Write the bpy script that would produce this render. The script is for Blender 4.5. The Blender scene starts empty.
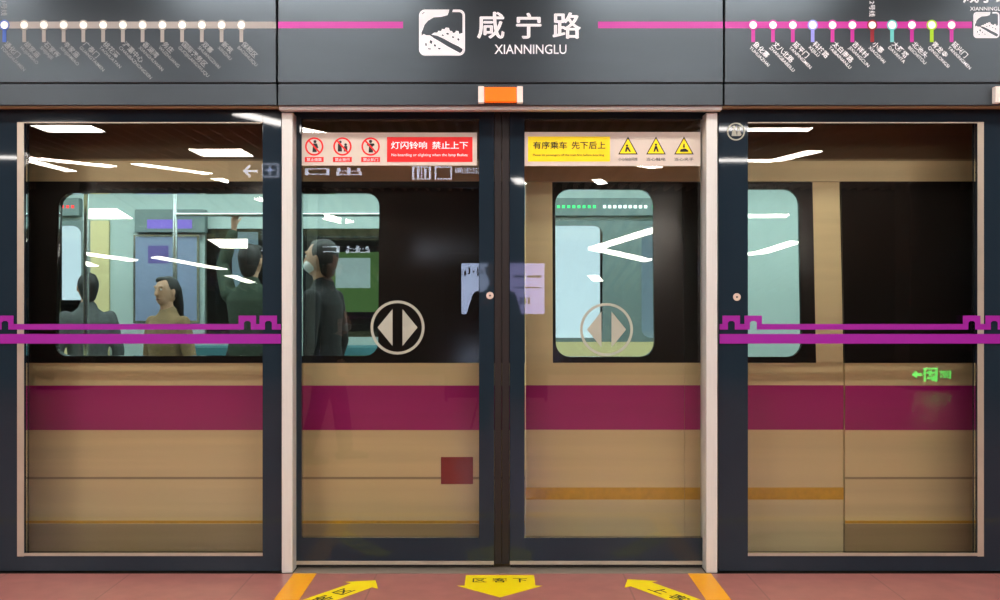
import bpy, bmesh, math, random
from mathutils import Vector, Matrix, Euler
random.seed(7)
S = bpy.context.scene
COL = S.collection
PI = math.pi
F, D0, CZ = 1020.0, 5.0, 1.333          # focal length in pixels, camera distance and height


def P(px, py, Y=0.0):
    """the place on the vertical plane at depth Y that lies on pixel (px, py) of the reference photograph"""
    k = (Y + D0) / F
    return ((px - 500) * k, CZ - (py - 300) * k)


# ------------------------------------------------------------------ materials
def lin(c):
    return tuple((v / 12.92 if v <= 0.04045 else ((v + 0.055) / 1.055) ** 2.4) for v in [x / 255 for x in c])


def mat(name, rgb, rough=0.5, metal=0.0, noise=0.06, scale=12.0, emit=0.0, coat=0.0, bump=0.0, stretch=None, spec=0.5, emit_rgb=None):
    m = bpy.data.materials.new(name)
    m.use_nodes = True
    nt = m.node_tree
    b = nt.nodes['Principled BSDF']
    c = lin(rgb)
    tc = nt.nodes.new('ShaderNodeTexCoord')
    mp = nt.nodes.new('ShaderNodeMapping')
    nt.links.new(tc.outputs['Object'], mp.inputs[0])
    if stretch:
        mp.inputs['Scale'].default_value = stretch
    nz = nt.nodes.new('ShaderNodeTexNoise')
    nz.inputs['Scale'].default_value = scale
    nz.inputs['Detail'].default_value = 4
    nt.links.new(mp.outputs[0], nz.inputs['Vector'])
    rp = nt.nodes.new('ShaderNodeValToRGB')
    rp.color_ramp.elements[0].position = 0.3
    rp.color_ramp.elements[1].position = 0.7
    rp.color_ramp.elements[0].color = (*[v * (1 - noise) for v in c], 1)
    rp.color_ramp.elements[1].color = (*[min(1, v * (1 + noise)) for v in c], 1)
    nt.links.new(nz.outputs['Fac'], rp.inputs[0])
    nt.links.new(rp.outputs[0], b.inputs['Base Color'])
    b.inputs['Roughness'].default_value = rough
    b.inputs['Metallic'].default_value = metal
    b.inputs['Specular IOR Level'].default_value = spec
    if coat:
        b.inputs['Coat Weight'].default_value = coat
        b.inputs['Coat Roughness'].default_value = 0.02
    if emit:
        b.inputs['Emission Color'].default_value = (*lin(emit_rgb or rgb), 1)
        b.inputs['Emission Strength'].default_value = emit
    if bump:
        bp = nt.nodes.new('ShaderNodeBump')
        bp.inputs['Strength'].default_value = bump
        bp.inputs['Distance'].default_value = 0.01
        nt.links.new(nz.outputs['Fac'], bp.inputs['Height'])
        nt.links.new(bp.outputs[0], b.inputs['Normal'])
    return m


def glass(name, tint, refl, rough=0.0):
    m = bpy.data.materials.new(name)
    m.use_nodes = True
    nt = m.node_tree
    nt.nodes.clear()
    out = nt.nodes.new('ShaderNodeOutputMaterial')
    tr = nt.nodes.new('ShaderNodeBsdfTransparent')
    tr.inputs[0].default_value = (*tint, 1)
    gl = nt.nodes.new('ShaderNodeBsdfGlossy')
    gl.inputs['Roughness'].default_value = rough
    gl.inputs['Color'].default_value = (1, 1, 1, 1)
    fr = nt.nodes.new('ShaderNodeLayerWeight')
    fr.inputs['Blend'].default_value = 0.25
    ad = nt.nodes.new('ShaderNodeMath')
    ad.operation = 'MULTIPLY_ADD'
    ad.inputs[1].default_value = 0.8
    ad.inputs[2].default_value = refl
    ad.use_clamp = True
    nt.links.new(fr.outputs['Fresnel'], ad.inputs[0])
    mx = nt.nodes.new('ShaderNodeMixShader')
    nt.links.new(ad.outputs[0], mx.inputs[0])
    nt.links.new(tr.outputs[0], mx.inputs[1])
    nt.links.new(gl.outputs[0], mx.inputs[2])
    nt.links.new(mx.outputs[0], out.inputs[0])
    return m


def emitter(name, rgb, strength):
    return mat(name, rgb, 0.5, 0, 0.03, 3.0, strength)


M = dict(
    header=mat('header_grey_paint', (74, 82, 88), 0.29, 0.8, 0.05, 5, stretch=(0.4, 1, 2)),
    header_band=mat('header_lower_band', (72, 80, 86), 0.34, 0.6, 0.04, 5),
    slate=mat('slate_backpainted_glass', (35, 49, 60), 0.03, 0.0, 0.05, 8, spec=0.36),
    gasket=mat('brown_black_rubber', (30, 22, 20), 0.55),
    cream=mat('champagne_aluminium', (230, 232, 226), 0.42, 0.15, 0.03, 20, stretch=(8, 8, 0.3)),
    bead=mat('aluminium_bead', (200, 190, 172), 0.35, 0.4),
    steel=mat('sill_brushed_steel', (172, 160, 146), 0.35, 0.6, 0.06, 30, stretch=(0.3, 8, 8)),
    brass=mat('brass_lock', (244, 222, 204), 0.3, 0.1),
    psd_glass=glass('screen_door_glass', (0.98, 0.975, 0.955), 0.022),
    train_glass=glass('train_window_glass', (0.80, 0.85, 0.85), 0.03),
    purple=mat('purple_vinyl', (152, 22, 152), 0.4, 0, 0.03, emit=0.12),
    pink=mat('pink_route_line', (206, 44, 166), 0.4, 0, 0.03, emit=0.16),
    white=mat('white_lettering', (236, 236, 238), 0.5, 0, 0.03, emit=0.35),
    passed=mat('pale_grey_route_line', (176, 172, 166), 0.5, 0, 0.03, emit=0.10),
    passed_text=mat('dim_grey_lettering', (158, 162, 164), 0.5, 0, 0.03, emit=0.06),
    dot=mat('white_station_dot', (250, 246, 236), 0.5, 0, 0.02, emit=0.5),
    blue=mat('blue_station_pin', (60, 100, 190), 0.4, emit=0.2),
    lilac=mat('lilac_station_pin', (150, 150, 226), 0.4, emit=0.3),
    crimson=mat('crimson_station_pin', (150, 24, 40), 0.4, emit=0.2),
    teal=mat('teal_station_pin', (110, 205, 200), 0.4, emit=0.3),
    lime=mat('lime_station_pin', (170, 214, 30), 0.4, emit=0.3),
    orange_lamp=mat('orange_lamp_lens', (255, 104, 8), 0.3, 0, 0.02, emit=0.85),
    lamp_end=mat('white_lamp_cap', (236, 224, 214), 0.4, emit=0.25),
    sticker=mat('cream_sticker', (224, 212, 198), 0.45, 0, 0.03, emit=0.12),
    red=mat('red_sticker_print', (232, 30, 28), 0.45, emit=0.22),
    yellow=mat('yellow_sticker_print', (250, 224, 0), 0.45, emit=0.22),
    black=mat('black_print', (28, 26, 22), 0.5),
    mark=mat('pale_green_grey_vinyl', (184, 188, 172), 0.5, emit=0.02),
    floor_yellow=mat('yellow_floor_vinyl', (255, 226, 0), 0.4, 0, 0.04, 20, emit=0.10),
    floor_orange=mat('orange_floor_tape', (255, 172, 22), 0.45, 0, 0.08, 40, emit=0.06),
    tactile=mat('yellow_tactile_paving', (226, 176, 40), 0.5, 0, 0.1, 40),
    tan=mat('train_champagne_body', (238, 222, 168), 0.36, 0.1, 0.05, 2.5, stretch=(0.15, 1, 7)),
    tan_shaded=mat('train_shoulder_painted_shade', (122, 108, 74), 0.5, 0, 0.08, 3, stretch=(0.15, 1, 7)),  # darker tan: shade on the upper side is put into the colour
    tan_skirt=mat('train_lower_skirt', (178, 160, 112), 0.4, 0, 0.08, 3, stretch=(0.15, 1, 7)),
    tan_dark=mat('train_body_groove', (170, 154, 112), 0.5),
    stripe=mat('train_magenta_stripe', (178, 28, 122), 0.3, 0.05, 0.05, 3, stretch=(0.2, 1, 6)),
    band=mat('train_black_window_band', (36, 33, 30), 0.10, 0, 0.1, 3, spec=0.4),
    door_black=mat('train_door_black_surround', (38, 34, 30), 0.15, 0, 0.1, 3, spec=0.4),
    red_plate=mat('red_label_plate', (150, 34, 30), 0.5),
    int_wall=mat('train_interior_panel', (190, 208, 206), 0.5, 0, 0.03),
    int_dark=mat('train_interior_grey', (120, 138, 138), 0.5),
    int_floor=mat('train_vinyl_floor', (92, 98, 100), 0.5, 0, 0.15, 60),
    seat=mat('train_seat_teal', (70, 130, 140), 0.45),
    int_light=emitter('train_ceiling_light', (232, 248, 246), 14.0),
    int_lcd=emitter('purple_screen', (120, 96, 190), 0.7),
    led_white=emitter('white_led_dots', (240, 250, 250), 3.0),
    led_red=emitter('red_led_dots', (230, 40, 40), 2.0),
    led_green=emitter('green_led_dots', (50, 210, 110), 2.0),
    int_poster=mat('blue_violet_poster', (134, 148, 178), 0.4, emit=0.15),
    poster_ink=mat('violet_poster_ink', (104, 92, 160), 0.4, emit=0.1),
    advert_white=emitter('cold_white_advert', (222, 236, 248), 2.2),
    advert_green=emitter('green_advert', (120, 160, 90), 0.6),
    advert_teal=emitter('pale_teal_advert', (206, 226, 226), 1.0),
    advert_blue=emitter('pale_blue_advert', (176, 200, 218), 0.8),
    dark_metal=mat('dark_anodised_metal', (44, 44, 46), 0.4, 0.5),
    chrome=mat('polished_steel', (200, 204, 206), 0.2, 0.9),
    ceil_dark=mat('ceiling_void_brown', (52, 44, 34), 0.8),
    slat=mat('ceiling_bronze_slat', (160, 142, 114), 0.5, 0.1),
    light=emitter('platform_light_diffuser', (255, 249, 243), 40.0),
    added_fill=emitter('added_strip_diffuser', (255, 249, 244), 28.0),
    pillar=mat('pillar_dark_stone', (40, 37, 34), 0.3),
    backwall=mat('far_wall_dark_panel', (46, 48, 50), 0.4),
    plinth=mat('far_wall_tan_panel', (150, 132, 104), 0.5),
    tunnel=mat('tunnel_concrete', (52, 50, 46), 0.9, 0, 0.25, 6, bump=0.3),
    sign_body=mat('hanging_sign_body', (24, 27, 32), 0.4),
    sign_ink=emitter('lit_sign_white', (206, 216, 240), 10.0),
    led_exit=emitter('green_exit_led', (20, 226, 84), 16.0),
    ad_lilac=emitter('lilac_lightbox', (176, 172, 236), 8.0),
    ad_pale=emitter('pale_lightbox', (184, 202, 240), 8.0),
    ad_ink=mat('lightbox_dark_ink', (40, 44, 66), 0.5),
    skin=mat('skin', (206, 160, 132), 0.5, 0, 0.05, 20),
    hair=mat('black_hair', (24, 20, 19), 0.5, 0, 0.2, 60),
    eye_white=mat('eye_white', (232, 228, 222), 0.3),
    iris=mat('dark_iris', (36, 24, 18), 0.2),
    lips=mat('lips', (168, 98, 88), 0.45),
    cloth_black=mat('black_cloth', (26, 26, 30), 0.85, 0, 0.15, 40),
    cloth_navy=mat('navy_cloth', (38, 46, 66), 0.85, 0, 0.15, 40),
    cloth_tan=mat('tan_cloth', (146, 118, 84), 0.85, 0, 0.15, 40),
    cloth_grey=mat('grey_cloth', (92, 96, 98), 0.85, 0, 0.15, 40),
    cloth_green=mat('dark_green_cloth', (50, 66, 52), 0.85, 0, 0.15, 40),
    shoe=mat('dark_shoe', (30, 28, 27), 0.5),
    mask=mat('white_face_mask', (236, 238, 240), 0.7),
)

# terracotta tiled floor
fm = mat('terracotta_floor_tile', (178, 114, 106), 0.32, 0, 0.10, 9)
nt = fm.node_tree
bk = nt.nodes.new('ShaderNodeTexBrick')
bk.offset = 0.0
bk.inputs['Scale'].default_value = 1.0
bk.inputs['Brick Width'].default_value = 0.6
bk.inputs['Row Height'].default_value = 0.6
bk.inputs['Mortar Size'].default_value = 0.004
bk.inputs['Mortar'].default_value = (*lin((152, 98, 91)), 1)
tcn = [n for n in nt.nodes if n.type == 'TEX_COORD'][0]
nt.links.new(tcn.outputs['Object'], bk.inputs['Vector'])
rpn = [n for n in nt.nodes if n.type == 'VALTORGB'][0]
nt.links.new(rpn.outputs[0], bk.inputs['Color1'])
nt.links.new(rpn.outputs[0], bk.inputs['Color2'])
nt.links.new(bk.outputs['Color'], nt.nodes['Principled BSDF'].inputs['Base Color'])
M['floor'] = fm


# ------------------------------------------------------------------ objects
def origin(o):
    v = Vector((0, 0, 0))
    while o is not None:
        v += o.location
        o = o.parent
    return v


def tag(o, label=None, cat=None, group=None, kind=None):
    if label: o['label'] = label
    if cat: o['category'] = cat
    if group: o['group'] = group
    if kind: o['kind'] = kind
    return o


def empty(name, loc, label, cat, group=None, kind='thing'):
    o = bpy.data.objects.new(name, None)
    o.empty_display_size = 0.1
    COL.objects.link(o)
    o.location = loc
    return tag(o, label, cat, group, kind)


LEAN = math.tan(math.radians(3.8))


def lean(bm):
    for v in bm.verts:
        if v.co.z > 1.0:
            v.co.y += (v.co.z - 1.0) * LEAN


class MB:
    """collects shapes in world coordinates; build() links them as one mesh object"""

    def __init__(self):
        self.bm = bmesh.new()

    def box(self, x0, x1, y0, y1, z0, z1, bev=0.0, seg=2):
        r = bmesh.ops.create_cube(self.bm, size=1.0)
        vs = r['verts']
        for v in vs:
            v.co = Vector((x0 + (v.co.x + .5) * (x1 - x0), y0 + (v.co.y + .5) * (y1 - y0), z0 + (v.co.z + .5) * (z1 - z0)))
        if bev:
            es = list({e for v in vs for e in v.link_edges})
            bmesh.ops.bevel(self.bm, geom=es, offset=bev, segments=seg, profile=0.5, affect='EDGES', clamp_overlap=True)
        return self

    def pbox(self, a, b, c, d, Y, thick, bev=0.0):
        """box whose front face lies on pixels a..c (x), b..d (y) of the plane at depth Y"""
        x0, z1 = P(a, b, Y)
        x1, z0 = P(c, d, Y)
        return self.box(x0, x1, Y, Y + thick, z0, z1, bev)

    def prism(self, pts, y, thick=0.0012):
        """pts: (x, z) outline on the plane at depth y, extruded backwards"""
        a = [self.bm.verts.new((p[0], y, p[1])) for p in pts]
        b = [self.bm.verts.new((p[0], y + thick, p[1])) for p in pts]
        n = len(pts)
        fs = [self.bm.faces.new(a), self.bm.faces.new(b[::-1])]
        for i in range(n):
            fs.append(self.bm.faces.new((a[i], b[i], b[(i + 1) % n], a[(i + 1) % n])))
        bmesh.ops.recalc_face_normals(self.bm, faces=fs)
        return self

    def pprism(self, pix, Y, thick=0.0012):
        return self.prism([P(p[0], p[1], Y) for p in pix], Y, thick)

    def disc(self, px, py, r, Y, thick=0.0012, n=28):
        return self.pprism([(px + r * math.cos(2 * PI * i / n), py + r * math.sin(2 * PI * i / n)) for i in range(n)], Y, thick)

    def ring(self, px, py, r1, r2, Y, thick=0.0012, n=40):
        bm = self.bm
        L = []
        for yy in (Y, Y + thick):
            for r in (r1, r2):
                ring = []
                for i in range(n):
                    x, z = P(px + r * math.cos(2 * PI * i / n), py + r * math.sin(2 * PI * i / n), Y)
                    ring.append(bm.verts.new((x, yy, z)))
                L.append(ring)
        fs = []
        for (p, q) in ((0, 1), (2, 3), (0, 2), (1, 3)):
            for i in range(n):
                j = (i + 1) % n
                fs.append(bm.faces.new((L[p][i], L[p][j], L[q][j], L[q][i])))
        bmesh.ops.recalc_face_normals(bm, faces=fs)
        return self

    def tube(self, pts, r, n=12):
        return self.loft(pts, [(r, r)] * len(pts), n)

    def loft(self, pts, radii, n=16, up=None, round_caps=True):
        """elliptic rings along a polyline, closed by domed ends"""
        bm = self.bm
        pts = [Vector(p) for p in pts]
        rings = []
        ref = Vector(up) if up else None

        def frame(i):
            d = (pts[min(i + 1, len(pts) - 1)] - pts[max(i - 1, 0)]).normalized()
            u = ref or (Vector((1, 0, 0)) if abs(d.x) < 0.8 else Vector((0, 1, 0)))
            v = d.cross(u).normalized()
            u2 = v.cross(d).normalized()
            return d, u2, v

        def ring(c, u, v, a, b):
            return [bm.verts.new(c + u * (a * math.cos(2 * PI * k / n)) + v * (b * math.sin(2 * PI * k / n))) for k in range(n)]
        N = len(pts)
        for i in range(N):
            d, u, v = frame(i)
            a, b = radii[i]
            if i == 0 and round_caps:
                m = min(a, b)
                for t in (0.95, 0.7, 0.38):
                    s = math.sqrt(1 - t * t)
                    rings.append(ring(pts[i] - d * (m * t), u, v, a * s, b * s))
            rings.append(ring(pts[i], u, v, a, b))
            if i == N - 1 and round_caps:
                m = min(a, b)
                for t in (0.38, 0.7, 0.95):
                    s = math.sqrt(1 - t * t)
                    rings.append(ring(pts[i] + d * (m * t), u, v, a * s, b * s))
        fs = [bm.faces.new(rings[0][::-1]), bm.faces.new(rings[-1])]
        for p, q in zip(rings, rings[1:]):
            for k in range(n):
                fs.append(bm.faces.new((p[k], p[(k + 1) % n], q[(k + 1) % n], q[k])))
        bmesh.ops.recalc_face_normals(bm, faces=fs)
        return self

    def ball(self, c, r):
        r = r if isinstance(r, (tuple, list)) else (r, r, r)
        x = bmesh.ops.create_uvsphere(self.bm, u_segments=20, v_segments=14, radius=1)
        for v in x['verts']:
            v.co = Vector((c[0] + v.co.x * r[0], c[1] + v.co.y * r[1], c[2] + v.co.z * r[2]))
        return self

    def mesh(self, me, fn):
        """append a mesh's vertices through fn and its faces"""
        vs = [self.bm.verts.new(fn(v.co)) for v in me.vertices]
        for p in me.polygons:
            try:
                self.bm.faces.new([vs[i] for i in p.vertices])
            except ValueError:
                pass
        return self

    def xform(self, m):
        bmesh.ops.transform(self.bm, matrix=m, verts=self.bm.verts)
        return self

    def build(self, name, m, parent=None, smooth=False, leaned=False):
        if leaned:
            lean(self.bm)
        me = bpy.data.meshes.new(name)
        if parent is not None:
            bmesh.ops.translate(self.bm, vec=-origin(parent), verts=self.bm.verts)
        if smooth:
            for f in self.bm.faces: f.smooth = True
        self.bm.to_mesh(me)
        self.bm.free()
        me.materials.append(m)
        o = bpy.data.objects.new(name, me)
        COL.objects.link(o)
        if parent is not None:
            o.parent = parent
        return o


def struct(name, mb, m, label, cat):
    return tag(mb.build(name, m), label, cat, kind='structure')


# text -----------------------------------------------------------------
_cu = bpy.data.curves.new('lettering', 'FONT')
_cu.resolution_u = 3
_to = bpy.data.objects.new('lettering', _cu)


def text_mesh(s, bold=0.0):
    if _to.name not in COL.objects: COL.objects.link(_to)
    _cu.body = s
    _cu.offset = bold
    bpy.context.view_layer.update()
    me = bpy.data.meshes.new_from_object(_to.evaluated_get(bpy.context.evaluated_depsgraph_get()))
    xs = [v.co.x for v in me.vertices]; ys = [v.co.y for v in me.vertices]
    return me, min(xs), max(xs), min(ys), max(ys)


def text_box(mb, s, a, b, c, d, Y, bold=0.0):
    """lettering stretched to fill pixels a..c, b..d on the plane at depth Y"""
    me, x0, x1, y0, y1 = text_mesh(s, bold)
    X0, Z1 = P(a, b, Y); X1, Z0 = P(c, d, Y)
    mb.mesh(me, lambda v: Vector((X0 + (v.x - x0) / (x1 - x0) * (X1 - X0), Y, Z0 + (v.y - y0) / (y1 - y0) * (Z1 - Z0))))
    bpy.data.meshes.remove(me)


def bold_box(mb, s, a, b, c, d, Y, w=0.65):
    for i, (dx, dy) in enumerate(((-w, 0), (w, 0), (0, -w * .6), (0, w * .6))):
        text_box(mb, s, a + w + dx, b + w + dy, c - w + dx, d - w + dy, Y + i * 0.0002)


def text_at(mb, s, px, py, size, ang, Y, bold=0.0):
    """lettering of a given pixel size starting at a pixel, turned by ang in the wall plane"""
    me, x0, x1, y0, y1 = text_mesh(s, bold)
    k = (Y + D0) / F
    X, Z = P(px, py, Y)
    ca, sa = math.cos(ang), math.sin(ang)
    sc = size * k

    def fn(v):
        u, w = (v.x - x0) * sc, v.y * sc
        return Vector((X + u * ca - w * sa, Y, Z + u * sa + w * ca))
    mb.mesh(me, fn)
    bpy.data.meshes.remove(me)


def text_floor(mb, s, cx, cy, z, width, height, ang, bold=0.0):
    me, x0, x1, y0, y1 = text_mesh(s, bold)
    ca, sa = math.cos(ang), math.sin(ang)

    def fn(v):
        u = ((v.x - x0) / (x1 - x0) - .5) * width
        w = ((v.y - y0) / (y1 - y0) - .5) * height
        return Vector((cx + u * ca - w * sa, cy + u * sa + w * ca, z))
    mb.mesh(me, fn)
    bpy.data.meshes.remove(me)


# ------------------------------------------------------------------ camera
cam = bpy.data.cameras.new('camera')
cam.sensor_width = 36
cam.lens = 36 * F / 1000
cam.clip_start = 0.02
co = bpy.data.objects.new('view_camera', cam)
COL.objects.link(co)
co.location = (0, -D0, CZ)
co.rotation_euler = (PI / 2, 0, 0)
S.camera = co

# ------------------------------------------------------------------ the station shell
XL, XR = -9.0, 9.0
YB = -13.0
HC = 3.25
struct('floor', MB().box(XL, XR, YB, -0.03, -0.25, 0.0), M['floor'], 'terracotta tiled platform floor in front of the screen doors', 'floor')
struct('floor_track_bed', MB().box(XL, XR, 0.14, 4.4, -1.5, -1.3), M['tunnel'], 'dark concrete track bed below the train', 'track bed')
struct('wall_track', MB().box(XL, XR, 4.4, 4.6, -1.5, 3.6), M['tunnel'], 'dark tunnel wall beyond the train', 'wall')
struct('wall_platform_edge', MB().box(XL, XR, -0.03, 0.14, -1.5, -0.012), M['tunnel'], 'concrete platform edge below the screen doors', 'wall')
struct('ceiling', MB().box(XL, XR, YB, 0.5, HC + 0.25, HC + 0.35), M['ceil_dark'], 'dark ceiling void above the platform', 'ceiling')
mb = MB()
x = XL + 0.1
while x < XR:
    mb.box(x, x + 0.04, YB + 0.05, -0.3, HC + 0.02, HC + 0.14)
    x += 0.2
struct('ceiling_slats', mb, M['slat'], 'bronze slat ceiling running away from the platform edge', 'ceiling')
struct('wall_back', MB().box(XL, XR, YB - 0.2, YB, 0, 3.6), M['backwall'], 'dark wall across the far side of the platform', 'wall')
struct('wall_left', MB().box(XL - 0.2, XL, YB, 4.6, -1.5, 3.6), M['backwall'], 'dark end wall on the left of the platform', 'wall')
struct('wall_right', MB().box(XR, XR + 0.2, YB, 4.6, -1.5, 3.6), M['backwall'], 'dark end wall on the right of the platform', 'wall')
for nm, xa, xb in (('pillar_left', -6.85, -6.2), ('pillar_right', 6.05, 6.8)):
    struct(nm, MB().box(xa, xb, -10.6, -10.0, 0, HC + 0.2, 0.02), M['pillar'], 'dark stone platform pillar behind the viewer', 'pillar')

# yellow tactile line set in the floor
tl = MB().box(XL + 0.05, XR - 0.05, -1.22, -1.10, 0.0, 0.002)
tag(tl.build('tactile_line', M['tactile']), 'yellow warning line running along the platform floor', 'floor line', kind='thing')

# ------------------------------------------------------------------ header over the screen doors
YH = -0.10


def marker(par, px, py, pin_m, Y):
    o = MB().disc(px, py, 5.2, Y - 0.0022, 0.0022).pbox(px - 1.8, py, px + 1.8, py + 17, Y - 0.0022, 0.0022).build('station_marker', pin_m, par)
    MB().disc(px, py, 3.7, Y - 0.0040, 0.0015).build('station_dot', M['dot'], o)
    return o


def station_text(o, px, py, zh, en, m, Y):
    mb = MB()
    A = -PI / 4
    text_at(mb, zh, px - 0.5, py + 19.5, 6.6, A, Y - 0.0012, 0.012)
    text_at(mb, en, px - 4.2, py + 23.0, 4.7, A, Y - 0.0012, 0.006)
    mb.build('station_name', m, o)


def emblem(par, x0, y0, s, Y):
    """rounded white square emblem: dark sky, white hills with a town wall skyline and a road"""
    Yf = Y - 0.0015
    mb = MB()
    q = lambda u, v: (x0 + u * s, y0 + v * s)
    r = 0.13
    # rim with an opening in the top edge
    outer, inner = [], []
    t = 0.055
    for cx, cy, a0 in ((1 - r, r, -90), (1 - r, 1 - r, 0), (r, 1 - r, 90), (r, r, 180)):
        for k in range(7):
            a = math.radians(a0 + k * 15)
            outer.append((cx + r * math.cos(a), cy + r * math.sin(a)))
            inner.append((cx + (r - t) * math.cos(a), cy + (r - t) * math.sin(a)))
    outer = [(0.74, 0.0)] + outer + [(0.66, 0.0)]
    inner = [(0.72, t)] + inner + [(0.64, t)]
    for i in range(len(outer) - 1):
        mb.pprism([q(*outer[i]), q(*outer[i + 1]), q(*inner[i + 1]), q(*inner[i])], Yf, 0.0015)
    # white sweep of cloud in the top corner
    mb.pprism([q(*p) for p in ((0.05, 0.5), (0.05, 0.12), (0.14, 0.05), (0.65, 0.05), (0.62, 0.12), (0.5, 0.155), (0.32, 0.17), (0.2, 0.24), (0.12, 0.33), (0.09, 0.42))], Yf, 0.0015)
    # land on both sides of the road
    mb.pprism([q(*p) for p in ((0.05, 0.58), (0.1, 0.53), (0.16, 0.56), (0.24, 0.56), (0.32, 0.62), (0.46, 0.70), (0.62, 0.80), (0.78, 0.885), (0.90, 0.95), (0.1, 0.95), (0.05, 0.9))], Yf, 0.0015)
    mb.pprism([q(*p) for p in ((0.27, 0.545), (0.33, 0.50), (0.40, 0.50), (0.42, 0.46), (0.48, 0.47), (0.50, 0.42), (0.56, 0.43), (0.58, 0.39), (0.65, 0.40), (0.67, 0.46), (0.72, 0.47), (0.74, 0.51), (0.79, 0.50), (0.80, 0.46), (0.86, 0.47), (0.87, 0.53), (0.95, 0.51),
                               (0.95, 0.86), (0.86, 0.80), (0.70, 0.725), (0.55, 0.64), (0.40, 0.57))], Yf, 0.0015)
    o = mb.build('station_emblem', M['white'], par)
    mb = MB()
    for u, v, w, h in ((0.24, 0.66, 0.05, 0.09), (0.33, 0.75, 0.04, 0.06), (0.14, 0.72, 0.03, 0.08), (0.60, 0.50, 0.05, 0.05), (0.72, 0.58, 0.05, 0.04), (0.84, 0.62, 0.04, 0.06), (0.50, 0.54, 0.04, 0.04), (0.2, 0.84, 0.06, 0.03), (0.42, 0.83, 0.05, 0.04)):
        mb.pprism([q(u, v), q(u + w, v + h * .3), q(u + w * .8, v + h), q(u - w * .2, v + h * .7)], Yf - 0.0008, 0.0008)
    mb.build('emblem_detail', M['header'], o)
    return o


def header(xa, xb, label):
    x0, _ = P(xa, 0, YH); x1, _ = P(xb, 0, YH)
    e = empty('header_panel', ((x0 + x1) / 2, 0, P(0, 105, YH)[1]), label, 'header panel', 'overhead fascia panels of the platform screen')
    z_top = HC - 0.02
    zb, zt = P(0, 105, YH)[1], P(0, 83, YH)[1]
    MB().box(x0 + .004, x1 - .004, YH, 0.14, zt + .0015, z_top, 0.004).build('fascia', M['header'], e)
    MB().box(x0 + .004, x1 - .004, YH + 0.006, 0.14, zb, zt - .0015, 0.003).build('lower_band', M['header_band'], e)
    return e


hl = header(-420, 277, 'grey header panel carrying a faded grey route line and dim station names')
hm = header(277, 724, 'grey header panel carrying the station name and emblem over the doors')
hr = header(724, 1440, 'grey header panel carrying a magenta route line with coloured station pins')

# left panel: stations already passed
MB().pbox(-230, 21.6, 276, 28.4, YH - 0.001, 0.001).build('route_line', M['passed'], hl)
left = [('通化门', 'TONGHUAMEN'), ('胡家庙', 'HUJIAMIAO'), ('石家街', 'SHIJIAJIE'), ('辛家庙', 'XINJIAMIAO'), ('广泰门', 'GUANGTAIMEN'), ('桃花潭', 'TAOHUATAN'), ('浐灞中心', 'CHANBAZHONGXIN'),
        ('香湖湾', 'XIANGHUWAN'), ('务庄', 'WUZHUANG'), ('国际港务区', 'GUOJIGANGWUQU'), ('双寨', 'SHUANGZHAI'), ('新筑', 'XINZHU'), ('保税区', 'BAOSHUIQU')]
for i, (zh, en) in enumerate(left):
    px = 4.3 + 19.75 * i
    o = marker(hl, px, 25, M['blue'] if i == 0 else M['passed'], YH)
    if i == 0: o['label'] = 'blue interchange pin on the grey route line'
    station_text(o, px, 25, zh, en, M['passed_text'], YH)
tx = MB(); text_at(tx, '1号线', 4.3 - 2.6, 1, 6.4, -PI / 2, YH - 0.001, 0.01)
tx.build('interchange_note', M['passed_text'], hl)

# middle panel: name of the station
MB().pbox(278, 21.6, 403, 28.2, YH - 0.001, 0.001).build('route_line', M['pink'], hm)
MB().pbox(598, 21.6, 723, 28.2, YH - 0.001, 0.001).build('route_line', M['pink'], hm)
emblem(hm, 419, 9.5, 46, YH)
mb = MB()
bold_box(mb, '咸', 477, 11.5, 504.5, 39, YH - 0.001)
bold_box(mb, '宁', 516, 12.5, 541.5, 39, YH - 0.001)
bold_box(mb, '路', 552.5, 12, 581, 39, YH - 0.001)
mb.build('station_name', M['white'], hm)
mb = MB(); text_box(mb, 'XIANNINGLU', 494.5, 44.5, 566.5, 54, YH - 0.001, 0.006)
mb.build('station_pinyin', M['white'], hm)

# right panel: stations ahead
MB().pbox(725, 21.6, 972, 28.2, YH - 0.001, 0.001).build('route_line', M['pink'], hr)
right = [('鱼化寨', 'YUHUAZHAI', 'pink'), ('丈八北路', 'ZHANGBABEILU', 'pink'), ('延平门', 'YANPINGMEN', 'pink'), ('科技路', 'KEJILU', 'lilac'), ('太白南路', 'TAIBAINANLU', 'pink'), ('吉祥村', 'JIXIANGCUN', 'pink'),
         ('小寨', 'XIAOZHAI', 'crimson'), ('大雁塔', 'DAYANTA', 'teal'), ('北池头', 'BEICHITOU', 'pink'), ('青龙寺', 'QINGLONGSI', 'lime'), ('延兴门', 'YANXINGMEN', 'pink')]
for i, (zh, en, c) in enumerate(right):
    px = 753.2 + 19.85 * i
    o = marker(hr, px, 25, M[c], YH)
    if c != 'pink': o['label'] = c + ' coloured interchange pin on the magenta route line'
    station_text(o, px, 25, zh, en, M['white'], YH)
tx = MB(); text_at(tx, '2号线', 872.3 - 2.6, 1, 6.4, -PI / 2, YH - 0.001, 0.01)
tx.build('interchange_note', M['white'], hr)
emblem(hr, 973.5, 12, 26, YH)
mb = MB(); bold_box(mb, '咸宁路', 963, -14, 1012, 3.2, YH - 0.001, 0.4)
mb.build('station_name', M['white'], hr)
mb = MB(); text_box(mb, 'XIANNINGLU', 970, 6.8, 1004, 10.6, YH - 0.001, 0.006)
mb.build('station_pinyin', M['white'], hr)


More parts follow.
